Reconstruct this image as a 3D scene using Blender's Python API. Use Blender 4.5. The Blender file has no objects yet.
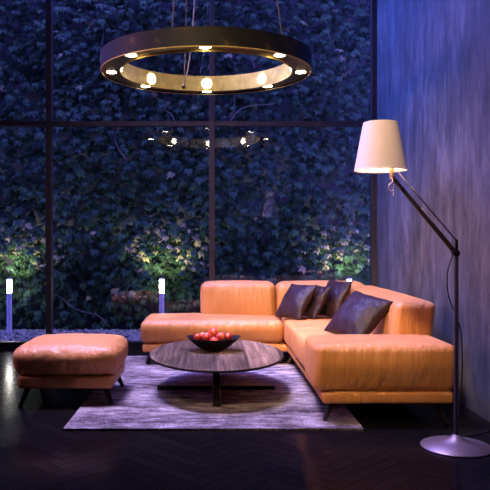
import bpy, bmesh, math, random
from mathutils import Vector, Matrix, noise
random.seed(7)
S = bpy.context.scene
COL = S.collection
PI = math.pi

# ------------------------------------------------------------------ helpers
def link(o, parent=None):
    COL.objects.link(o)
    if parent: o.parent = parent
    return o

def obj(name, bm, m, parent=None, smooth=True, angle=None):
    """link a bmesh (world coordinates) as ONE mesh object; origin follows the parent"""
    me = bpy.data.meshes.new(name)
    if parent is not None:
        off = Vector(parent['_loc']) if '_loc' in parent else Vector((0, 0, 0))
        bmesh.ops.translate(bm, verts=bm.verts, vec=-off)
    bm.normal_update()
    bm.to_mesh(me); bm.free()
    for p in me.polygons: p.use_smooth = smooth
    if angle is not None and smooth:
        me.set_sharp_from_angle(angle=math.radians(angle))
    o = bpy.data.objects.new(name, me)
    me.materials.append(m)
    if parent is not None and '_loc' in parent: o['_loc'] = list(parent['_loc'])
    return link(o, parent)

def thing(name, label, cat, loc=(0, 0, 0), group=None):
    o = bpy.data.objects.new(name, None)
    COL.objects.link(o); o.location = loc; o['_loc'] = list(loc)
    o.empty_display_size = .1
    o['label'] = label; o['category'] = cat
    if group: o['group'] = group
    return o

def tag(o, label, cat, group=None):
    o['label'] = label; o['category'] = cat
    if group: o['group'] = group
    return o

def struct(name, bm, m, parent=None, label=None, smooth=False):
    o = obj(name, bm, m, parent, smooth)
    if parent is None:
        o['kind'] = 'structure'
        if label: o['label'] = label
    return o

def add_box(bm, x0, x1, y0, y1, z0, z1, bev=0):
    r = bmesh.ops.create_cube(bm, size=1)
    vs = r['verts']
    bmesh.ops.scale(bm, vec=(x1-x0, y1-y0, z1-z0), verts=vs)
    bmesh.ops.translate(bm, vec=((x0+x1)/2, (y0+y1)/2, (z0+z1)/2), verts=vs)
    if bev:
        es = list({e for v in vs for e in v.link_edges})
        bmesh.ops.bevel(bm, geom=es, offset=bev, segments=2, affect='EDGES', profile=.5)

def box(*a, bev=0):
    bm = bmesh.new(); add_box(bm, *a, bev=bev); return bm

def add_tube(bm, pts, radii, seg=12, caps=True):
    pts = [Vector(p) for p in pts]
    if not isinstance(radii, (list, tuple)): radii = [radii]*len(pts)
    rings = []; up = None
    for i, p in enumerate(pts):
        t = (pts[min(i+1, len(pts)-1)] - pts[max(i-1, 0)]).normalized()
        if up is None:
            up = Vector((0, 0, 1)) if abs(t.z) < .9 else Vector((1, 0, 0))
        a = t.cross(up).normalized(); b = a.cross(t).normalized(); up = b
        rings.append([bm.verts.new(p + radii[i]*(math.cos(2*PI*k/seg)*a + math.sin(2*PI*k/seg)*b)) for k in range(seg)])
    for r0, r1 in zip(rings, rings[1:]):
        for k in range(seg):
            bm.faces.new((r0[k], r0[(k+1) % seg], r1[(k+1) % seg], r1[k]))
    if caps:
        bm.faces.new(list(reversed(rings[0]))); bm.faces.new(rings[-1])

def tube(pts, radii, seg=12, caps=True):
    bm = bmesh.new(); add_tube(bm, pts, radii, seg, caps)
    bmesh.ops.recalc_face_normals(bm, faces=bm.faces); return bm

def lathe(profile, c=(0, 0), seg=48, closed=False, sx=1, sy=1):
    """profile: list of (r, z); revolve about vertical axis at c"""
    bm = bmesh.new(); rings = []
    for r, z in profile:
        if r < 1e-6: rings.append([bm.verts.new((c[0], c[1], z))])
        else: rings.append([bm.verts.new((c[0]+sx*r*math.cos(2*PI*k/seg), c[1]+sy*r*math.sin(2*PI*k/seg), z)) for k in range(seg)])
    prs = list(zip(rings, rings[1:]))
    if closed: prs.append((rings[-1], rings[0]))
    for a, b in prs:
        for k in range(seg):
            k2 = (k+1) % seg
            if len(a) == 1 and len(b) == 1: continue
            if len(a) == 1: bm.faces.new((a[0], b[k], b[k2]))
            elif len(b) == 1: bm.faces.new((a[k], b[0], a[k2]))
            else: bm.faces.new((a[k], b[k], b[k2], a[k2]))
    bmesh.ops.recalc_face_normals(bm, faces=bm.faces)
    return bm

def smooth_path(pts, n=8):
    pts = [Vector(p) for p in pts]; out = []
    for i in range(len(pts)-1):
        p0 = pts[max(i-1, 0)]; p1 = pts[i]; p2 = pts[i+1]; p3 = pts[min(i+2, len(pts)-1)]
        for k in range(n):
            t = k/n
            out.append(.5*((2*p1)+(p2-p0)*t+(2*p0-5*p1+4*p2-p3)*t*t+(3*p1-p0-3*p2+p3)*t**3))
    out.append(pts[-1]); return out

def axis_samples(h, r, m, k=5):
    a = [-h + r*i/k for i in range(k)]
    b = [-h+r + (2*h-2*r)*i/m for i in range(m+1)]
    c = [h-r + r*(i+1)/k for i in range(k)]
    return a+b+c

def cushion(x0, x1, y0, y1, z0, z1, r=.06, puff=(.0, .0, .0), m=14, wr=.0, seed=0, disp=None, rz=None):
    """upholstered block: rounded box, puffed faces, soft creases"""
    hx, hy, hz = (x1-x0)/2, (y1-y0)/2, (z1-z0)/2
    c = Vector(((x0+x1)/2, (y0+y1)/2, (z0+z1)/2))
    r = min(r, hx*.95, hy*.95, hz*.95)
    H = (hx, hy, hz)
    ms = [max(4, int(m*h/max(H))) for h in H]
    A = [axis_samples(H[i], r, ms[i]) for i in range(3)]
    bm = bmesh.new()
    for ax in range(3):
        b, d = (ax+1) % 3, (ax+2) % 3
        for s in (-1, 1):
            g = []
            for u in A[b]:
                row = []
                for v in A[d]:
                    p = Vector((0, 0, 0)); p[ax] = s*H[ax]; p[b] = u; p[d] = v
                    row.append(bm.verts.new(p))
                g.append(row)
            for i in range(len(g)-1):
                for j in range(len(g[0])-1):
                    f = (g[i][j], g[i+1][j], g[i+1][j+1], g[i][j+1])
                    bm.faces.new(f if s > 0 else f[::-1])
    bmesh.ops.remove_doubles(bm, verts=bm.verts, dist=1e-6)
    for v in bm.verts:
        p = v.co.copy()
        inn = Vector([max(-(H[i]-r), min(H[i]-r, p[i])) for i in range(3)])
        n = (p-inn).normalized()
        q = inn + n*r
        U = [max(-1, min(1, q[i]/H[i])) for i in range(3)]
        for i in range(3):
            b, d = (i+1) % 3, (i+2) % 3
            q[i] += U[i]*puff[i]*(1-U[b]**2)*(1-U[d]**2)
        if wr:
            w = q + c
            side = max(abs(n.x), abs(n.y))
            # gathers run vertically on the sides and fade out towards the middle of the faces
            cr = noise.noise(Vector((w.x*16+seed*7, w.y*16, w.z*3.0)))*.6 + noise.noise(Vector((w.x*34+seed, w.y*34, w.z*4)))*.4
            low = noise.noise(Vector((w.x*5+seed*3, w.y*5, w.z*5)))
            q += n*wr*(cr*(.35+.65*side) + low*(.25+.5*side))
        if disp: q = disp(q, U, n)
        v.co = q + c
    return bm

# ------------------------------------------------------------------ materials
def mat(name):
    m = bpy.data.materials.new(name); m.use_nodes = True
    nt = m.node_tree; b = nt.nodes['Principled BSDF']
    return m, nt, b

def simple(name, col, rough=.5, metal=0, spec=.5, emit=None, es=0, sheen=0):
    m, nt, b = mat(name)
    b.inputs['Base Color'].default_value = (*col, 1); b.inputs['Roughness'].default_value = rough
    b.inputs['Metallic'].default_value = metal; b.inputs['Specular IOR Level'].default_value = spec
    if sheen: b.inputs['Sheen Weight'].default_value = sheen
    if emit:
        b.inputs['Emission Color'].default_value = (*emit, 1); b.inputs['Emission Strength'].default_value = es
    return m

def N(nt, t, **k):
    n = nt.nodes.new(t)
    for a, v in k.items():
        if a.startswith('i_'): n.inputs[a[2:].replace('_', ' ')].default_value = v
        else: setattr(n, a, v)
    return n

def coords(nt, scale=(1, 1, 1), rot=(0, 0, 0), kind='Object'):
    tc = N(nt, 'ShaderNodeTexCoord'); mp = N(nt, 'ShaderNodeMapping')
    mp.inputs['Scale'].default_value = scale; mp.inputs['Rotation'].default_value = rot
    nt.links.new(tc.outputs[kind], mp.inputs['Vector']); return mp.outputs['Vector']

def noise_node(nt, vec, scale, detail=4, rough=.6, dist=0):
    n = N(nt, 'ShaderNodeTexNoise'); n.inputs['Scale'].default_value = scale
    n.inputs['Detail'].default_value = detail; n.inputs['Roughness'].default_value = rough
    n.inputs['Distortion'].default_value = dist
    nt.links.new(vec, n.inputs['Vector']); return n.outputs['Fac']

def ramp(nt, fac, stops, interp='LINEAR'):
    r = N(nt, 'ShaderNodeValToRGB'); cr = r.color_ramp; cr.interpolation = interp
    while len(cr.elements) > 1: cr.elements.remove(cr.elements[-1])
    cr.elements[0].position = stops[0][0]; cr.elements[0].color = (*stops[0][1], 1)
    for p, c in stops[1:]:
        e = cr.elements.new(p); e.color = (*c, 1)
    nt.links.new(fac, r.inputs['Fac']); return r.outputs['Color']

def bump(nt, b, h, strength=.3, dist=.01, prev=None):
    n = N(nt, 'ShaderNodeBump'); n.inputs['Strength'].default_value = strength; n.inputs['Distance'].default_value = dist
    nt.links.new(h, n.inputs['Height'])
    if prev: nt.links.new(prev, n.inputs['Normal'])
    nt.links.new(n.outputs['Normal'], b.inputs['Normal']); return n.outputs['Normal']

def math_node(nt, op, a, b=None):
    n = N(nt, 'ShaderNodeMath', operation=op)
    for i, x in enumerate((a, b)):
        if x is None: continue
        if isinstance(x, (int, float)): n.inputs[i].default_value = x
        else: nt.links.new(x, n.inputs[i])
    return n.outputs[0]

# leather
def leather(name):
    m, nt, b = mat(name)
    v = coords(nt, (1, 1, 1))
    c = ramp(nt, noise_node(nt, v, 3.5, 4), [(.3, (.53, .210, .066)), (.7, (.62, .258, .085))])
    nt.links.new(c, b.inputs['Base Color'])
    b.inputs['Roughness'].default_value = .46; b.inputs['Specular IOR Level'].default_value = .4
    vs = coords(nt, (1, 1, .14))
    n1 = bump(nt, b, noise_node(nt, vs, 19, 3, .55), .8, .020)
    n2 = bump(nt, b, noise_node(nt, v, 260, 2, .5), .10, .002, n1)
    return m
M_leather = leather('orange_leather')

m, nt, b = mat('dark_satin'); M_satin = m
v = coords(nt)
nt.links.new(ramp(nt, noise_node(nt, v, 5, 3), [(.3, (.016, .007, .010)), (.7, (.028, .012, .016))]), b.inputs['Base Color'])
b.inputs['Roughness'].default_value = .40; b.inputs['Sheen Weight'].default_value = .02; b.inputs['Specular IOR Level'].default_value = .22
b.inputs['Sheen Tint'].default_value = (.6, .4, .5, 1)
bump(nt, b, noise_node(nt, coords(nt, (1, 1, .45)), 30, 4, .6, .8), .7, .012)

M_legwood = simple('dark_leg_wood', (.014, .008, .007), .5, spec=.3)
M_black = simple('black_metal', (.006, .006, .008), .45, .0, .25)
M_blackdish = simple('black_ceramic', (.006, .005, .007), .5, spec=.15)
M_cable = simple('black_cable', (.008, .008, .010), .5)
M_steel = simple('brushed_steel', (.50, .47, .50), .33, .9)
M_pole = simple('grey_pole', (.16, .15, .17), .32, .85)
M_lampbase = simple('satin_lamp_base', (.24, .175, .18), .42, .7)
M_post = simple('bollard_post', (.85, .84, .80), .5, .0)
M_brass = simple('brass_fitting', (.75, .55, .28), .3, 1)
M_white = simple('white_cord', (.8, .78, .76), .5)
M_lens = simple('bollard_lens', (.9, .9, .9), .4, emit=(1, .93, .80), es=36)
M_bulb = simple('led_disc', (1, 1, 1), .4, emit=(1, .84, .56), es=24)

# walnut top
m, nt, b = mat('walnut_top'); M_walnut = m
v = coords(nt, (1, .035, 1))
w = noise_node(nt, v, 48, 5, .6, .15)
c1 = ramp(nt, w, [(.32, (.040, .026, .020)), (.5, (.12, .080, .058)), (.70, (.28, .195, .14))])
# separate boards
tc = coords(nt, (1, 1, 1)); sx = N(nt, 'ShaderNodeSeparateXYZ'); nt.links.new(tc, sx.inputs[0])
fl = math_node(nt, 'FLOOR', math_node(nt, 'MULTIPLY', sx.outputs[0], 8.2))
wn = N(nt, 'ShaderNodeTexWhiteNoise', noise_dimensions='1D'); nt.links.new(fl, wn.inputs['W'])
mx = N(nt, 'ShaderNodeMixRGB', blend_type='MULTIPLY'); mx.inputs['Fac'].default_value = 1
nt.links.new(c1, mx.inputs['Color1'])
nt.links.new(ramp(nt, wn.outputs['Value'], [(0, (.45, .45, .45)), (1, (1.35, 1.3, 1.25))]), mx.inputs['Color2'])
kn = N(nt, 'ShaderNodeMixRGB', blend_type='MULTIPLY'); kn.inputs['Fac'].default_value = 1
nt.links.new(mx.outputs[0], kn.inputs['Color1'])
nt.links.new(ramp(nt, noise_node(nt, coords(nt, (1, .5, 1)), 9, 2), [(.30, (.35, .33, .33)), (.42, (1, 1, 1))]), kn.inputs['Color2'])
nt.links.new(kn.outputs[0], b.inputs['Base Color'])
b.inputs['Roughness'].default_value = .5; b.inputs['Specular IOR Level'].default_value = .12
bump(nt, b, w, .15, .003)

# rug
m, nt, b = mat('distressed_rug'); M_rug = m
va = coords(nt, (2.2, 6, 1)); vb = coords(nt, (24, 44, 1)); vc = coords(nt, (.8, 1.6, 1))
s1 = noise_node(nt, va, 2.4, 6, .7); s2 = noise_node(nt, vb, 3, 3, .6); s3 = noise_node(nt, vc, 1.6, 3, .5)
sm = math_node(nt, 'ADD', math_node(nt, 'MULTIPLY', s1, .42), math_node(nt, 'ADD', math_node(nt, 'MULTIPLY', s2, .33), math_node(nt, 'MULTIPLY', s3, .25)))
nt.links.new(ramp(nt, sm, [(.40, (.018, .013, .017)), (.47, (.095, .074, .082)), (.535, (.26, .21, .225)), (.62, (.60, .51, .52))]), b.inputs['Base Color'])
b.inputs['Roughness'].default_value = .95; b.inputs['Specular IOR Level'].default_value = .1
bump(nt, b, math_node(nt, 'ADD', s2, noise_node(nt, coords(nt), 160, 2)), .6, .008)
M_rugedge = simple('rug_binding', (.03, .026, .03), .95, spec=.1)

# parquet
m, nt, b = mat('dark_parquet'); M_floor = m
at = N(nt, 'ShaderNodeAttribute', attribute_name='board')
g = noise_node(nt, coords(nt, (1, 1, 1)), 30, 4)
mxv = math_node(nt, 'ADD', math_node(nt, 'MULTIPLY', at.outputs['Fac'], .8), math_node(nt, 'MULTIPLY', g, .25))
nt.links.new(ramp(nt, mxv, [(.0, (.0045, .0035, .0042)), (1, (.008, .006, .0068))]), b.inputs['Base Color'])
rr = N(nt, 'ShaderNodeMapRange'); nt.links.new(mxv, rr.inputs[0]); rr.inputs[3].default_value = .13; rr.inputs[4].default_value = .20
nt.links.new(rr.outputs[0], b.inputs['Roughness'])
b.inputs['Specular IOR Level'].default_value = .5; b.inputs['IOR'].default_value = 1.10
bump(nt, b, g, .12, .003)
M_gap = simple('floor_seam', (.002, .002, .002), .7)

# concrete
m, nt, b = mat('streaked_concrete'); M_conc = m
v1 = coords(nt, (1, 3.6, 1.2)); v2 = coords(nt, (1, 13, 3.6)); v3 = coords(nt, (1, 1.4, 1.0))
a1 = noise_node(nt, v1, 1.5, 6, .65, .2); a2 = noise_node(nt, v2, 1.8, 4, .6); a3 = noise_node(nt, v3, 1.3, 3, .5)
sm = math_node(nt, 'ADD', math_node(nt, 'MULTIPLY', a1, .5), math_node(nt, 'ADD', math_node(nt, 'MULTIPLY', a2, .25), math_node(nt, 'MULTIPLY', a3, .25)))
nt.links.new(ramp(nt, sm, [(.38, (.026, .023, .025)), (.50, (.066, .060, .063)), (.61, (.130, .115, .117))]), b.inputs['Base Color'])
b.inputs['Roughness'].default_value = .7
bump(nt, b, sm, .35, .02)
M_plaster = simple('dark_plaster', (.10, .10, .11), .85)
M_frame = simple('bronze_frame', (.075, .055, .05), .45, .3)
M_sill = simple('dark_sill', (.010, .010, .013), .35)

# glass: clear pane with a window's mirror image
m = bpy.data.materials.new('window_glass'); m.use_nodes = True; nt = m.node_tree; nt.nodes.clear(); M_glass = m
out = N(nt, 'ShaderNodeOutputMaterial'); mix = N(nt, 'ShaderNodeMixShader')
tr = N(nt, 'ShaderNodeBsdfTransparent'); tr.inputs[0].default_value = (.93, .95, .97, 1)
gl = N(nt, 'ShaderNodeBsdfGlossy'); gl.inputs['Roughness'].default_value = 0.0
fr = N(nt, 'ShaderNodeFresnel'); fr.inputs[0].default_value = 1.75
nt.links.new(fr.outputs[0], mix.inputs[0]); nt.links.new(tr.outputs[0], mix.inputs[1]); nt.links.new(gl.outputs[0], mix.inputs[2])
nt.links.new(mix.outputs[0], out.inputs[0])

# chandelier metals
m, nt, b = mat('dark_patina_bronze'); M_patina = m
v = coords(nt)
p1 = noise_node(nt, v, 5, 6, .7)
nt.links.new(ramp(nt, p1, [(.48, (.004, .004, .006)), (.57, (.010, .007, .006)), (.68, (.07, .042, .022))]), b.inputs['Base Color'])
b.inputs['Metallic'].default_value = .0; b.inputs['Roughness'].default_value = .6; b.inputs['Specular IOR Level'].default_value = .2
m, nt, b = mat('gold_leaf'); M_gold = m
v = coords(nt)
p1 = noise_node(nt, v, 9, 5, .7)
nt.links.new(ramp(nt, p1, [(.3, (.46, .33, .07)), (.55, (.70, .54, .13)), (.75, (.80, .66, .20))]), b.inputs['Base Color'])
b.inputs['Metallic'].default_value = .25; b.inputs['Roughness'].default_value = .45
m, nt, b = mat('dark_gold'); M_dgold = m
v = coords(nt)
nt.links.new(ramp(nt, noise_node(nt, v, 7, 5, .7), [(.3, (.22, .155, .06)), (.7, (.58, .42, .18))]), b.inputs['Base Color'])
b.inputs['Metallic'].default_value = .85; b.inputs['Roughness'].default_value = .28

# lamp shade: a lit fabric shade
m, nt, b = mat('shade_fabric'); M_shade = m
b.inputs['Base Color'].default_value = (.62, .50, .58, 1); b.inputs['Roughness'].default_value = .9
b.inputs['Emission Color'].default_value = (1, .68, .76, 1); b.inputs['Emission Strength'].default_value = .04
bump(nt, b, noise_node(nt, coords(nt, (1, 1, 1)), 220, 2), .15, .002)

# fruit
m, nt, b = mat('red_apple_skin'); M_apple = m
v = coords(nt, (1, 1, .5))
nt.links.new(ramp(nt, noise_node(nt, v, 14, 3, .5), [(.38, (.30, .018, .012)), (.55, (.52, .06, .025)), (.70, (.72, .24, .07))]), b.inputs['Base Color'])
b.inputs['Roughness'].default_value = .33
M_stem = simple('fruit_stem', (.03, .018, .012), .7)

# leaves: paler underside; cream end of the tint paints in bollard light
m, nt, b = mat('vine_leaf'); M_leaf = m
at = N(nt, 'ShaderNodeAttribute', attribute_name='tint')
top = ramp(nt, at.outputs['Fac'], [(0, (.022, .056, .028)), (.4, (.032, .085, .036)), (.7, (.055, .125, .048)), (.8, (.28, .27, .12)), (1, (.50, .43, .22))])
und = ramp(nt, at.outputs['Fac'], [(0, (.10, .10, .05)), (1, (.42, .34, .19))])
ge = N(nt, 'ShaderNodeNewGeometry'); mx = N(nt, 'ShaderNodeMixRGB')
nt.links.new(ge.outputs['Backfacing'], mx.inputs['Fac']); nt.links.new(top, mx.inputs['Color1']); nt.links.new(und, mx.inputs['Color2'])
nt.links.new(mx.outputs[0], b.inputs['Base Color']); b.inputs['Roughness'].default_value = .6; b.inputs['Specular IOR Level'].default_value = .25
M_branch = simple('vine_branch', (.16, .12, .11), .8)
m, nt, b = mat('gravel_stone'); M_gravel = m
nt.links.new(ramp(nt, noise_node(nt, coords(nt), 16, 3), [(.3, (.19, .18, .12)), (.7, (.54, .52, .36))]), b.inputs['Base Color']); b.inputs['Roughness'].default_value = .8
M_soil = simple('dark_soil', (.05, .05, .055), .9)

# ------------------------------------------------------------------ the setting
YG = 7.68          # glass plane
XR = 1.85          # right wall
XL, YB, ZC = -5.2, -2.6, 7.4
struct('wall_right', box(XR, XR+.25, YB, YG+.06, -.2, ZC), M_conc)
struct('wall_left', box(XL-.25, XL, YB, YG+.06, -.2, ZC), M_plaster)
struct('wall_front', box(XL-.25, XR+.25, YB-.25, YB, -.2, ZC), M_plaster)
struct('ceiling', box(XL-.25, XR+.25, YB-.25, YG+.06, ZC, ZC+.2), M_plaster)

# herringbone boards, one mesh
bm = bmesh.new()
lay = bm.faces.layers.float.new('board')
W_, L_ = .085, .51
nrep = int(round(L_/W_))
def board(cx, cy, ang):
    ca, sa = math.cos(ang), math.sin(ang); g = .0015
    q = []
    for (a, c) in ((-L_/2+g, -W_/2+g), (L_/2-g, -W_/2+g), (L_/2-g, W_/2-g), (-L_/2+g, W_/2-g)):
        q.append(bm.verts.new((cx+a*ca-c*sa, cy+a*sa+c*ca, 0)))
    f = bm.faces.new(q); f[lay] = random.random()
# lattice in the rotated frame: rows of L pairs, stepped
rt = math.radians(45)
def rot(p): return (p[0]*math.cos(rt)-p[1]*math.sin(rt)-1.5, p[0]*math.sin(rt)+p[1]*math.cos(rt)+2.5)
for i in range(-95, 96):
    for j in range(-12, 13):
        ox, oy = i*W_ + j*L_, i*W_ - j*L_
        h = (ox+L_/2, oy+W_/2); vtc = (ox+W_/2, oy+W_+L_/2)
        for c, a in ((h, rt), (vtc, rt+PI/2)):
            x, y = rot(c)
            if XL-.5 < x < XR+.5 and YB-.5 < y < YG+.4: board(x, y, a)
for co, no in (((XL, 0, 0), (-1, 0, 0)), ((XR, 0, 0), (1, 0, 0)), ((0, YB, 0), (0, -1, 0)), ((0, YG-.05, 0), (0, 1, 0))):
    bmesh.ops.bisect_plane(bm, geom=bm.verts[:]+bm.edges[:]+bm.faces[:], plane_co=co, plane_no=no, clear_outer=True)
fl = struct('floor', bm, M_floor)
struct('floor_base', box(XL, XR, YB, YG+.06, -.2, -.0015), M_gap)

# window wall: sill, mullions, transom, panes
win = bpy.data.objects.new('window_1', None); COL.objects.link(win); win['kind'] = 'structure'; win['_loc'] = [0, 0, 0]
obj('sill', box(XL, XR, YG-.05, YG+.06, 0.0, .075), M_sill, win, False)
SP = 1.835
MX = [-2*SP, -SP, 0.0]
for x in MX:
    obj('mullion', box(x-.031, x+.031, YG-.05, YG+.05, .075, ZC, bev=.004), M_frame, win, False)
obj('jamb', box(XR-.055, XR-.002, YG-.05, YG+.05, .075, ZC), M_frame, win, False)
ZT = 2.53
edges = [XL] + MX + [XR-.024]
for a, c in zip(edges, edges[1:]):
    obj('transom', box(a+.031, c-.031, YG-.045, YG+.045, ZT-.025, ZT+.025), M_frame, win, False)
    for z0, z1 in ((.075, ZT-.025), (ZT+.025, ZC)):
        bm = bmesh.new()
        q = [bm.verts.new(p) for p in ((a+.031, YG, z0), (c-.031, YG, z0), (c-.031, YG, z1), (a+.031, YG, z1))]
        bm.faces.new(q)
        obj('glass_pane', bm, M_glass, win, False)

# garden behind the glass
YW = 10.0
struct('garden_wall', box(-7, 5, YW, YW+.2, -.3, 5.6), simple('weathered_wall', (.16, .17, .17), .9))
struct('garden_ground', box(-7, 5, YG+.06, YW, -.3, -.03), M_soil)

bm = bmesh.new()
R = random.Random(3)
base = bmesh.new(); bmesh.ops.create_icosphere(base, subdivisions=1, radius=1)
bv = [v.co.copy() for v in base.verts]; bf = [[v.index for v in f.verts] for f in base.faces]; base.free()
for i in range(5200):
    x = R.uniform(-3.6, 2.5); y = R.uniform(YG+.08, 9.45)
    s = R.uniform(.012, .028); e = R.uniform(.5, .9); a = R.uniform(0, PI)
    vs = []
    for p in bv:
        q = Vector((p.x*s*1.25, p.y*s, p.z*s*e))*R.uniform(.85, 1.12)
        vs.append(bm.verts.new((x+q.x*math.cos(a)-q.y*math.sin(a), y+q.x*math.sin(a)+q.y*math.cos(a), -.02+q.z)))
    for f in bf: bm.faces.new([vs[k] for k in f])
o = obj('gravel', bm, M_gravel); o['kind'] = 'stuff'
tag(o, 'pale grey gravel bed outside the glass in front of the vines', 'gravel')

# vine-covered wall
vine = thing('climbing_vine', 'dense dark leafy climbing vine covering the garden wall behind the glass', 'vine', (0, 9.7, 0))
bm = bmesh.new(); lay = bm.faces.layers.float.new('tint')
R = random.Random(11)
def leaf(p, fwd, up, size, tint, k=5):
    """palmate leaf: k drooping leaflets fanned about the stalk end"""
    side = fwd.cross(up).normalized()
    for i in range(k):
        a = (i-(k-1)/2)*(2.5/(k-1))
        d = (fwd*math.cos(a) + side*math.sin(a)).normalized()
        s = size*(1-.22*abs(i-(k-1)/2))
        w = up.cross(d).normalized()*s*.21
        m0 = p + d*s*.52 + up*s*.03
        tip = p + d*s - up*s*.26
        v0 = bm.verts.new(p); v1 = bm.verts.new(m0+w-up*s*.07); v2 = bm.verts.new(tip); v3 = bm.verts.new(m0-w-up*s*.07); vm = bm.verts.new(m0)
        for q in ((v0, vm, v1), (v1, vm, v2), (v0, v3, vm), (v3, v2, vm)):
            f = bm.faces.new(q); f[lay] = tint
GL = [(-2.70, 9.07), (-.67, 9.07), (1.83, 9.07)]
for i in range(12500):
    x = R.uniform(-4.3, 3.1); z = 5.5*R.random()**.92
    bul = .16*noise.noise(Vector((x*1.3, z*1.3, 3)))
    y = 9.78 - R.random()**1.5*.34 - bul
    # fuller growth around the garden lights
    for gx, gy in GL:
        if abs(x-gx) < .75 and z < 1.5 and R.random() < .5: y -= R.random()*.14
    y = min(y, 9.93)
    a = R.gauss(0, .75); dn = R.uniform(.25, 1.1)
    fwd = Vector((math.sin(a), -math.cos(a)*.75, -dn)).normalized()
    u0 = Vector((R.gauss(0, .25), -.8+R.gauss(0, .2), .9+R.gauss(0, .25)))
    up = (u0 - fwd*u0.dot(fwd)).normalized()
    leaf(Vector((x, y, z)), fwd, up, R.uniform(.075, .15), R.random()*.7 if R.random() < .985 else R.uniform(.8, 1)*.9)
# bushier shoots around each garden light, arching over it
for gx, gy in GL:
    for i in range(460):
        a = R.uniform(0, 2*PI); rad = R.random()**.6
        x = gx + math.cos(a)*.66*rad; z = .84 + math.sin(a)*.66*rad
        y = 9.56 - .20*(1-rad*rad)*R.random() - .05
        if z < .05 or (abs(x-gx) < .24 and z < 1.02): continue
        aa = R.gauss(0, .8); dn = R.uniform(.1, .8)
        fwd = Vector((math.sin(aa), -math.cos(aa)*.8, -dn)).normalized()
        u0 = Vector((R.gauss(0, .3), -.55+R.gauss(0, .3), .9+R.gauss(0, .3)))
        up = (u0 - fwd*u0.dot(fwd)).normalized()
        leaf(Vector((x, y, z)), fwd, up, R.uniform(.07, .125), R.uniform(.8, 1) if (z > .80 and R.random() < .34) else R.random()*.6)  # cream tint on some upper leaves puts the bollard glow into their colour
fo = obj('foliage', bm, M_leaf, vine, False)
R = random.Random(5)
for i in range(14):
    x = R.uniform(-3.2, 2.3); z = R.uniform(0.0, .5) if i % 2 else R.uniform(.6, 3.6)
    a = R.uniform(-1, 1) ; pts = []
    p = Vector((x, 9.42+R.uniform(-.04, .1), z))
    for k in range(6):
        pts.append(p.copy()); a += R.gauss(0, .35)
        p += Vector((math.sin(a)*.17, R.gauss(0, .025), abs(math.cos(a))*.17))
    obj('branch', tube(smooth_path(pts, 4), [.009*(1-.6*k/20) for k in range(21)], 6), M_branch, vine)

# garden bollard lights
def bollard(x, y, label, h=.72):
    t = thing('bollard_light', label, 'garden light', (x, y, -.02), 'garden bollard lights')
    r = .033
    obj('post', lathe([(0, -.02), (r, -.02), (r, h-.20), (0, h-.20)], (x, y), 20), M_post, t, True, 40)
    obj('lens', lathe([(0, h-.20), (r*.93, h-.20), (r*.93, h-.02), (0, h-.02)], (x, y), 20), M_lens, t, True, 40)
    obj('cap', lathe([(0, h-.02), (r, h-.02), (r, h), (0, h)], (x, y), 20), M_post, t, True, 40)
    # the lamp's upward beam on the vines
    l = bpy.data.lights.new('bollard_beam', 'SPOT'); l.energy = 40; l.color = (1, .90, .66); l.spot_size = math.radians(128); l.spot_blend = .7
    l.shadow_soft_size = .03
    o = bpy.data.objects.new('bollard_beam', l); COL.objects.link(o); o.location = (x, y+.01, h+.03)
    o.rotation_euler = Vector((0, .60, .80)).to_track_quat('-Z', 'Y').to_euler()
bollard(-2.70, 9.07, 'lit bollard light outside the glass, beyond the ottoman at far left')
bollard(-.67, 9.07, 'lit bollard light outside the glass, rising behind the chaise end of the sofa')
bollard(1.83, 9.07, 'lit bollard light outside the glass, only its tip showing above the sofa corner')

# ------------------------------------------------------------------ rug
bm = bmesh.new()
rx0, rx1, ry0, ry1, rh = -.945, .962, 4.32, 7.08, .016
add_box(bm, rx0, rx1, ry0, ry1, .001, rh)
bmesh.ops.subdivide_edges(bm, edges=[e for e in bm.edges if abs((e.verts[0].co-e.verts[1].co).z) < .001], cuts=40, use_grid_fill=True)
for v in bm.verts:
    n_ = noise.noise(Vector((v.co.x*9, v.co.y*9, 0)))
    if v.co.z > .01: v.co.z += .0018*n_
    v.co.x += .004*noise.noise(Vector((0, v.co.y*11, 5))); v.co.y += .004*noise.noise(Vector((v.co.x*11, 0, 9)))
rug = obj('area_rug', bm, M_rug, None, True, 40)
tag(rug, 'distressed lavender grey area rug under the coffee table', 'rug')
RUG = rh+.001

# ------------------------------------------------------------------ sectional sofa
sofa = thing('sectional_sofa', 'orange leather L-shaped sectional sofa along the glass and the right wall', 'sofa', (.7, 6.0, 0))
def taper_leg(top, bot, r0=.027, r1=.014, parent=None, seg=12):
    obj('leg', tube([top, bot], [r0, r1], seg), M_legwood, parent, True, 40)
BZ0, BZ1 = .135, .215
# L-shaped base
bm = bmesh.new()
pts = [(-.672, 6.56), (.728, 6.56), (.728, 4.46), (1.588, 4.46), (1.588, 7.26), (-.672, 7.26)]
lo = [bm.verts.new((x, y, BZ0)) for x, y in pts]
f = bm.faces.new(lo)
ex = bmesh.ops.extrude_face_region(bm, geom=[f])
bmesh.ops.translate(bm, vec=(0, 0, BZ1-BZ0), verts=[g for g in ex['geom'] if isinstance(g, bmesh.types.BMVert)])
bmesh.ops.recalc_face_normals(bm, faces=bm.faces)
bmesh.ops.bevel(bm, geom=bm.edges[:], offset=.022, segments=4, affect='EDGES', profile=.5)
obj('base', bm, M_leather, sofa, True, 50)
SZ = .455
def roll(q, U, n):
    # the front swells out under the top edge and tucks in towards the base
    if U[1] < -.5: q.y += .042*max(0, -U[2]+.15)*(-U[1]-.5)*2*.9
    return q
obj('seat_cushion', cushion(-.69, .695, 6.53, 7.26, BZ1-.003, SZ-.012, .068, (.012, .016, .022), 26, .006, 1, roll), M_leather, sofa)
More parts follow.
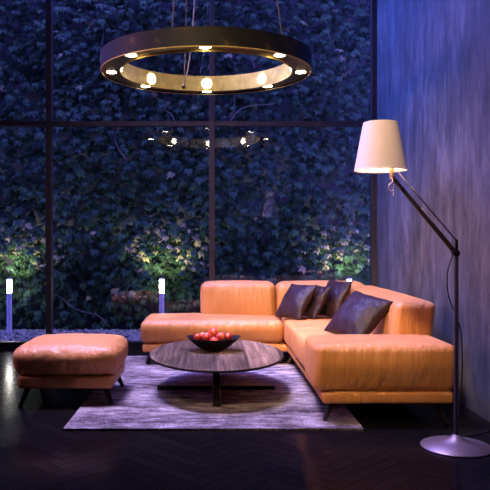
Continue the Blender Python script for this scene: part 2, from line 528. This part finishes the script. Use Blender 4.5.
obj('seat_cushion', cushion(.705, 1.34, 5.93, 6.925, BZ1-.003, SZ-.006, .045, (.01, .01, .016), 20, .006, 2), M_leather, sofa)
obj('seat_cushion', cushion(.705, 1.34, 4.965, 5.925, BZ1-.003, SZ-.006, .045, (.01, .0, .016), 20, .006, 3), M_leather, sofa)
obj('armrest', cushion(.672, 1.60, 4.43, 4.96, BZ1-.003, .528, .048, (.008, .022, .018), 26, .007, 4, roll), M_leather, sofa)
# backrests lean back a little and are softly crowned
def lean_y(a):
    def d(q, U, n):
        q.y += a*(U[2]+1)*.5; return q
    return d
def lean_x(a):
    def d(q, U, n):
        q.x += a*(U[2]+1)*.5
        return q
    return d
obj('backrest', cushion(-.115, .655, 6.93, 7.24, .40, .785, .07, (.004, .02, .012), 20, .006, 5, lean_y(.05)), M_leather, sofa)
obj('backrest', cushion(.665, 1.60, 6.93, 7.24, .40, .785, .09, (.004, .02, .010), 20, .006, 6, lean_y(.05)), M_leather, sofa)
obj('backrest', cushion(1.30, 1.605, 4.97, 6.925, .40, .760, .055, (.02, .004, .012), 30, .006, 7, lean_x(.05)), M_leather, sofa)
for tx, ty, bx, by, bz in ((-.58, 6.64, -.63, 6.60, RUG), (.80, 4.55, .745, 4.51, RUG), (1.50, 4.55, 1.555, 4.51, 0),
                           (-.58, 7.16, -.63, 7.20, 0), (1.50, 7.16, 1.555, 7.2, 0), (.80, 6.64, .745, 6.60, RUG)):
    taper_leg((tx, ty, BZ0+.01), (bx, by, bz), parent=sofa)

# ------------------------------------------------------------------ ottoman
ott = thing('ottoman', 'square orange leather ottoman on dark splayed legs, left of the rug', 'ottoman', (-1.07, 5.28, 0))
obj('base', cushion(-1.415, -.72, 4.93, 5.63, BZ0, BZ1+.008, .022, (0, 0, 0), 12), M_leather, ott)
obj('seat_cushion', cushion(-1.452, -.70, 4.905, 5.655, BZ1+.004, .436, .075, (.018, .018, .036), 30, .014, 9, roll), M_leather, ott)
for sx_ in (-1, 1):
    for sy_ in (-1, 1):
        cx, cy = -1.0675, 5.28
        on_rug = sx_ > 0
        taper_leg((cx+sx_*.28, cy+sy_*.27, BZ0+.01), (cx+sx_*.335, cy+sy_*.31, RUG if cx+sx_*.335 > -.945 else 0), parent=ott)

# ------------------------------------------------------------------ throw pillows
def pillow(c, bdir, udir, w, h, t, seed, label):
    b_ = Vector(bdir).normalized(); u_ = Vector(udir); u_ = (u_-b_*u_.dot(b_)).normalized(); n_ = b_.cross(u_)
    bm = bmesh.new(); K = 26
    g = {}
    for s in (1, -1):
        for i in range(K+1):
            for j in range(K+1):
                u = -1+2*i/K; v = -1+2*j/K
                u = math.sin(u*PI/2)*.55+u*.45; v = math.sin(v*PI/2)*.55+v*.45
                edge = (abs(abs(u)-1) < 1e-6 or abs(abs(v)-1) < 1e-6)
                if edge and s == -1: g[s, i, j] = g[1, i, j]; continue
                x = u*w/2*(1-.07*(1-v*v)); y = v*h/2*(1-.07*(1-u*u))
                th = t/2*((1-u**2)*(1-v**2))**.42 if not edge else 0
                wr = noise.noise(Vector((x*9+seed*5, y*9, s*3.))) * .9 + noise.noise(Vector((x*22+seed, y*22, s*1.7)))*.35
                # creases run in from the corners
                cr = abs(noise.noise(Vector(((x+y)*14+seed, (x-y)*5, s))))
                z = s*(th + (0 if edge else 0.013*wr*min(1, th/t*4) - .012*cr*min(1, th/t*4)))
                g[s, i, j] = bm.verts.new(Vector(c) + b_*x + u_*y + n_*z)
    for s in (1, -1):
        for i in range(K):
            for j in range(K):
                q = (g[s, i, j], g[s, i+1, j], g[s, i+1, j+1], g[s, i, j+1])
                q = q if s > 0 else q[::-1]
                if len(set(q)) == 4: bm.faces.new(q)
    for f in bm.faces: pass
    cc = Vector(c)
    bmesh.ops.translate(bm, verts=bm.verts, vec=-cc)
    o = obj('throw_pillow', bm, M_satin); o.location = cc
    return tag(o, label, 'pillow', 'dark satin pillows on the sofa')
pillow((.815, 6.62, .625), (.22, -.34, 0), (.17, .14, .32), .38, .39, .15, 1, 'dark purple satin throw pillow leftmost on the sofa, nearest the middle backrest')
pillow((1.00, 6.64, .622), (.12, -.38, 0), (.16, .10, .30), .36, .36, .12, 2, 'slim dark satin throw pillow wedged in the middle between two others in the sofa corner')
pillow((1.185, 6.665, .645), (.16, -.36, 0), (.15, .10, .34), .39, .40, .13, 3, 'dark satin throw pillow deepest in the sofa corner, rightmost of the cluster of three')
pillow((1.130, 5.27, .622), (.20, -.365, -.055), (.27, .10, .31), .44, .43, .19, 4, 'large dark satin throw pillow standing alone behind the sofa armrest')

# ------------------------------------------------------------------ coffee table
tcx, tcy = .036, 5.48
tab = thing('coffee_table', 'oval dark walnut coffee table with black cross base on the rug', 'table', (tcx, tcy, RUG))
TZ = .312
obj('tabletop', lathe([(0, TZ-.016), (.965, TZ-.016), (.992, TZ-.010), (1, TZ-.004), (.997, TZ), (0, TZ)], (tcx, tcy), 96, sx=.533, sy=.785), M_walnut, tab, True, 40)
obj('edge_band', lathe([(.990, TZ-.0165), (1.0015, TZ-.0165), (1.0025, TZ-.009), (1.0015, TZ-.0025), (.990, TZ-.0025)], (tcx, tcy), 96, True, sx=.533, sy=.785), M_black, tab, True, 40)
obj('column', box(tcx-.028, tcx+.028, tcy-.03, tcy+.03, RUG+.03, TZ-.015, bev=.004), M_black, tab, False)
obj('base_bar', box(tcx-.475, tcx+.468, tcy-.03, tcy+.03, RUG, RUG+.032, bev=.005), M_black, tab, False)
obj('base_bar', box(tcx-.03, tcx+.03, tcy-.60, tcy-.031, RUG, RUG+.032, bev=.005), M_black, tab, False)
obj('base_bar', box(tcx-.03, tcx+.03, tcy+.031, tcy+.60, RUG, RUG+.032, bev=.005), M_black, tab, False)

# bowl: boat-shaped dish with raised tips
bcx, bcy = .012, 5.56
bm = bmesh.new(); prof = []
for k in range(13):
    a = k/12
    prof.append((.26+.74*math.sin(a*PI/2)**1.0 if k else .0, a))
def bowl_pt(rr, th, inner):
    # rr 0..1 along wall
    r = .055 + (.223-.055)*rr if rr >= 0 else 0
    z = .105*(rr**1.55)
    lift = .016*rr*rr*abs(math.cos(th))**4
    sy = .80
    o_ = -.006 if inner else 0
    return Vector((bcx+(r+o_)*math.cos(th), bcy+(r+o_)*sy*math.sin(th), TZ+.001+z+lift+(.006 if inner and rr < .97 else 0)))
SEG = 56; rings = []
cv = bm.verts.new((bcx, bcy, TZ+.001))
for inner in (False, True):
    rng = range(0, 11) if not inner else range(10, -1, -1)
    for k in rng:
        rings.append([bm.verts.new(bowl_pt(k/10, 2*PI*s/SEG, inner)) for s in range(SEG)])
ci = bm.verts.new((bcx, bcy, TZ+.007))
for a_, b_ in zip(rings, rings[1:]):
    for s in range(SEG): bm.faces.new((a_[s], a_[(s+1) % SEG], b_[(s+1) % SEG], b_[s]))
for s in range(SEG):
    bm.faces.new((cv, rings[0][(s+1) % SEG], rings[0][s])); bm.faces.new((ci, rings[-1][s], rings[-1][(s+1) % SEG]))
bmesh.ops.recalc_face_normals(bm, faces=bm.faces)
bw = obj('fruit_bowl', bm, M_blackdish, None, True, 50)
tag(bw, 'wide black bowl of red fruit on the walnut coffee table', 'bowl')

def apple_mesh(r):
    pr = []
    for k in range(17):
        a = -PI/2 + PI*k/16
        rad = r*math.cos(a)*(1+.05*math.sin(a)); z = r*.92*math.sin(a)
        d = math.exp(-(rad/(r*.30))**2)
        z -= (.30*r*d if a > 0 else -.16*r*d)
        pr.append((rad if 0 < k < 16 else 0, z))
    return lathe(pr, (0, 0), 24)
proto = None
def apple(x, y, z, r, rx, ry, label):
    o = obj('apple', apple_mesh(r), M_apple); o.location = (x, y, z); o.rotation_euler = (rx, ry, random.uniform(0, 6))
    st = tube([(0, 0, r*.60), (r*.05, 0, r*.85), (r*.14, 0, r*1.12)], [r*.05, r*.045, r*.06], 6)
    s = obj('stem', st, M_stem, o)
    tag(o, label, 'apple', 'red apples in the black bowl')
apple(bcx-.052, bcy-.028, TZ+.112, .042, .5, -.55, 'red apple left of the middle of the bowl, stem tilted left')
apple(bcx+.004, bcy+.052, TZ+.142, .044, -.3, .2, 'red apple sitting highest at the back of the bowl')
apple(bcx+.006, bcy-.090, TZ+.088, .038, .9, .1, 'small red apple lowest at the front of the bowl')
apple(bcx+.062, bcy-.020, TZ+.114, .042, .3, .7, 'red apple right of the middle of the bowl, stem tilted right')
apple(bcx+.122, bcy+.045, TZ+.108, .038, .2, .4, 'red apple at the right tip of the bowl')
apple(bcx-.130, bcy+.015, TZ+.106, .036, .2, -.5, 'red apple at the left tip of the bowl')
apple(bcx-.082, bcy+.085, TZ+.106, .038, -.4, -.2, 'red apple at the back left of the bowl behind the others')

# ------------------------------------------------------------------ floor lamp
lx, ly = 1.428, 3.98
lamp = thing('floor_lamp', 'tall floor lamp with pale pink tapered shade on a jointed arm before the wall', 'lamp', (lx, ly, 0))
obj('base', lathe([(0, .001), (.200, .001), (.203, .006), (.198, .012), (.10, .032), (.040, .053), (.020, .074), (0, .076)], (lx, ly), 64), M_lampbase, lamp, True, 45)
obj('pole', tube([(lx, ly, .055), (lx, ly, 1.12)], .0135, 20), M_pole, lamp, True, 40)
J = Vector((lx-.004, ly, 1.135)); T = Vector((1.05, ly, 1.585))
d = (T-J).normalized(); nrm = Vector((d.z, 0, -d.x))   # perpendicular in the lamp plane
if nrm.z < 0: nrm = -nrm
obj('joint', tube([(J.x, ly-.024, J.z), (J.x, ly+.024, J.z)], .019, 16), M_black, lamp, True, 40)
obj('bracket', box(lx-.007, lx+.009, ly-.010, ly+.010, 1.115, 1.215, bev=.003), M_black, lamp, False)
def flat_bar(a, c, w, t):
    a = Vector(a); c = Vector(c); dd = (c-a).normalized(); pn = Vector((0, 1, 0)).cross(dd).normalized()
    bm = bmesh.new(); vs = []
    for p, k in ((a, 1), (c, .75)):
        for s1, s2 in ((-1, -1), (1, -1), (1, 1), (-1, 1)):
            vs.append(bm.verts.new(p+pn*s1*w*k/2+Vector((0, 1, 0))*s2*t/2))
    for q in ((0, 1, 2, 3), (7, 6, 5, 4), (0, 4, 5, 1), (1, 5, 6, 2), (2, 6, 7, 3), (3, 7, 4, 0)): bm.faces.new([vs[k] for k in q])
    bmesh.ops.recalc_face_normals(bm, faces=bm.faces)
    bmesh.ops.bevel(bm, geom=bm.edges[:], offset=.003, segments=2, affect='EDGES'); return bm
obj('arm', flat_bar(J, T, .027, .020), simple('dark_arm', (.035, .026, .032), .4, .4), lamp, False)
obj('tension_rod', tube([(lx+.004, ly, 1.205), (1.09, ly, 1.605)], .0050, 8), M_pole, lamp)
obj('spring', tube([(lx-.02, ly+.004, 1.175), J+d*.33+nrm*.012], .0045, 8), M_steel, lamp)
LAMP = 90
# shade with its socket
scx = .985
obj('socket', tube([(1.052, ly, 1.57), (1.052, ly, 1.64)], .0125, 14), M_brass, lamp, True, 40)
obj('shade_fitter', tube([(1.052, ly, 1.64), (scx, ly, 1.655), (scx, ly, 1.70)], .0055, 8), M_brass, lamp)
shade = obj('lamp_shade', lathe([(.151, 1.620), (.099, 1.898), (.096, 1.898), (.148, 1.620)], (scx, ly), 64, closed=True), M_shade, lamp, True, 40)
obj('bulb', lathe([(0, 1.70), (.022, 1.705), (.034, 1.73), (.030, 1.76), (.016, 1.79), (0, 1.79)], (scx, ly), 20), simple('lamp_bulb', (1, 1, 1), .5, emit=(1, .70, .40), es=LAMP), lamp)
obj('shade_ring', lathe([(.1505, 1.617), (.1525, 1.617), (.1525, 1.623), (.1505, 1.623)], (scx, ly), 64, closed=True), M_white, shade)
lp = []
for k in range(13):
    a = PI*.5 + 2*PI*k/12*.85
    lp.append((1.044+.016*math.cos(a), ly-.018, 1.520+.024*math.sin(a)))
obj('pull_cord', tube(smooth_path([(1.052, ly-.014, 1.572), (1.050, ly-.018, 1.55)] + lp[::1] + [(1.058, ly-.018, 1.50), (1.056, ly-.018, 1.468)], 3), .0026, 6), M_white, lamp)
obj('power_cord', tube(smooth_path([(J.x-.004, ly+.026, 1.13), (1.388, ly+.03, 1.02), (1.395, ly+.03, .88), (1.46, ly+.03, .70), (1.474, ly+.03, .55), (1.470, ly+.04, .30), (1.452, ly+.08, .07),
     (1.47, ly+.20, .012), (1.60, ly+.23, .006), (1.72, ly+.30, .006), (1.80, ly+.34, .006), (1.842, ly+.35, .02)], 7), .0040, 8), M_cable, lamp)

# ------------------------------------------------------------------ ring chandelier
RC = Vector((-.05, 5.80, 2.633)); RO, RI, RH = .889, .725, .142
ch = thing('ring_chandelier', 'large dark bronze ring chandelier with gold inside and lit discs, hanging above the table', 'chandelier', RC)
TILT = Matrix.Rotation(math.radians(1.15), 4, 'X')
def ring_obj(name, prof, m_, closed=True, seg=128):
    bm = lathe(prof, (0, 0), seg, closed)
    bmesh.ops.transform(bm, matrix=TILT, verts=bm.verts)
    bmesh.ops.translate(bm, verts=bm.verts, vec=RC)
    return obj(name, bm, m_, ch, True, 35)
ring_obj('outer_band', [(RO, 0), (RO, RH), (RI+.010, RH), (RI+.010, RH-.01), (RO-.012, RH-.01), (RO-.012, 0)], M_patina)
ring_obj('inner_band', [(RI, 0), (RI+.009, 0), (RI+.009, RH), (RI, RH)], M_gold)
ring_obj('rim', [(RO-.010, -.003), (RO-.001, -.003), (RO+.001, .003), (RO-.006, .006), (RO-.012, .003)], M_gold)
ring_obj('soffit', [(RI+.010, .014), (RO-.013, .014), (RO-.013, .024), (RI+.010, .024)], M_dgold)
def disc_at(name, ang, kind):
    bm = bmesh.new()
    s, c = math.sin(ang), -math.cos(ang)       # angle 0 faces the room
    if kind == 'down':
        r = .042
        bm = lathe([(0, .0105), (r, .0105), (r, .0138), (0, .0138)], ((RO+RI)/2*s, (RO+RI)/2*c), 24)
    else:
        r = .047
        bm = lathe([(0, .004), (r, .004), (r, .0085), (0, .0085)], (0, 0), 24)
        out_ = Vector((s, c, 0))
        M_ = Matrix.Translation(Vector((s*(RI-.009), c*(RI-.009), RH*.50))) @ out_.to_track_quat('Z', 'Y').to_matrix().to_4x4()
        bmesh.ops.transform(bm, matrix=M_, verts=bm.verts)
    bmesh.ops.transform(bm, matrix=TILT, verts=bm.verts)
    bmesh.ops.translate(bm, verts=bm.verts, vec=RC)
    obj(name, bm, M_bulb, ch, True, 40)
for k in range(8):
    disc_at('downlight', k*PI/4, 'down')
    disc_at('inner_light', k*PI/4, 'in')
obj('ceiling_canopy', lathe([(0, ZC-.05), (.10, ZC-.05), (.11, ZC-.04), (.11, ZC-.001), (0, ZC-.001)], (RC.x, RC.y), 40), M_patina, ch, True, 40)
top = RC.z+RH-.004
M_wire = simple('steel_wire', (.30, .26, .25), .5, .3)
M_cordm = simple('beige_cord', (.40, .33, .27), .6)
obj('suspension_wire', tube([(.545, 5.26, top), (.0, 5.77, ZC-.04)], .0042, 6), M_wire, ch)
obj('suspension_wire', tube([(-.295, 5.05, top-.02), (-.12, 5.76, ZC-.04)], .0042, 6), M_wire, ch)
obj('suspension_wire', tube([(-.265, 6.475, RC.z+.06), (-.10, 5.86, ZC-.04)], .0042, 6), M_wire, ch)
cord = obj('power_cord', tube(smooth_path([(-.27, 6.49, RC.z+.045), (-.235, 6.42, RC.z+.16), (-.19, 6.33, 3.05), (-.14, 6.15, 3.6), (-.06, 5.9, 4.4), (-.05, 5.80, ZC-.04)], 8), .0062, 8), M_cordm, ch)
obj('cord_grommet', tube([(-.268, 6.47, RC.z+.045), (-.275, 6.50, RC.z+.045)], .016, 12), M_black, cord)

# ------------------------------------------------------------------ light
def area(name, loc, target, size, power, col, spread=180, size_y=None):
    l = bpy.data.lights.new(name, 'AREA'); l.energy = power; l.color = col; l.size = size
    if size_y: l.shape = 'RECTANGLE'; l.size_y = size_y
    l.spread = math.radians(spread)
    o = bpy.data.objects.new(name, l); COL.objects.link(o); o.location = loc
    o.rotation_euler = (Vector(target)-Vector(loc)).to_track_quat('-Z', 'Y').to_euler(); return o
area('key_ceiling', (-1.3, 5.6, 7.2), (.1, 5.7, 0), 1.8, 158, (.60, .51, 1.0), 46)
area('room_left', (-4.9, 4.6, 3.0), (1.8, 4.6, 2.0), .8, 30, (1.0, .48, .95), 80)
area('camera_side_fill', (-2.5, -1.5, 7.1), (1.15, 6.2, .6), .9, 34, (1, .70, .36), 21)  # unseen warm area light, added to brighten the sofa fronts
area('blue_wall_fill', (-2.6, 6.9, 6.6), (1.85, 6.6, 3.0), 1.2, 180, (.02, .15, 1.0), 75)  # unseen area light inside the room, added to turn the right wall blue
area('garden_sky_fill', (-.8, 8.6, 7.3), (-.5, 9.9, 2.0), 3.0, 180, (.15, .15, 1.0), size_y=1.2)  # unseen area light added over the garden, standing in for blue sky glow

w = bpy.data.worlds.new('night'); S.world = w; w.use_nodes = True
bg = w.node_tree.nodes['Background']; bg.inputs[0].default_value = (.125, .115, .84, 1); bg.inputs[1].default_value = 6.4

# ------------------------------------------------------------------ camera
cam = bpy.data.cameras.new('camera'); co = bpy.data.objects.new('camera', cam); COL.objects.link(co)
co.location = (0, 0, 1.2); co.rotation_euler = (PI/2, 0, 0)
cam.sensor_width = 36; cam.lens = 50; cam.shift_x = (245-212)/490; cam.shift_y = -(245-242)/490
cam.clip_start = .05
S.camera = co
for o in S.objects:
    if '_loc' in o: del o['_loc']
S.view_settings.view_transform = 'Standard'; S.view_settings.look = 'None'
S.view_settings.gamma = 1; S.view_settings.exposure = 0; S.view_settings.use_curve_mapping = False
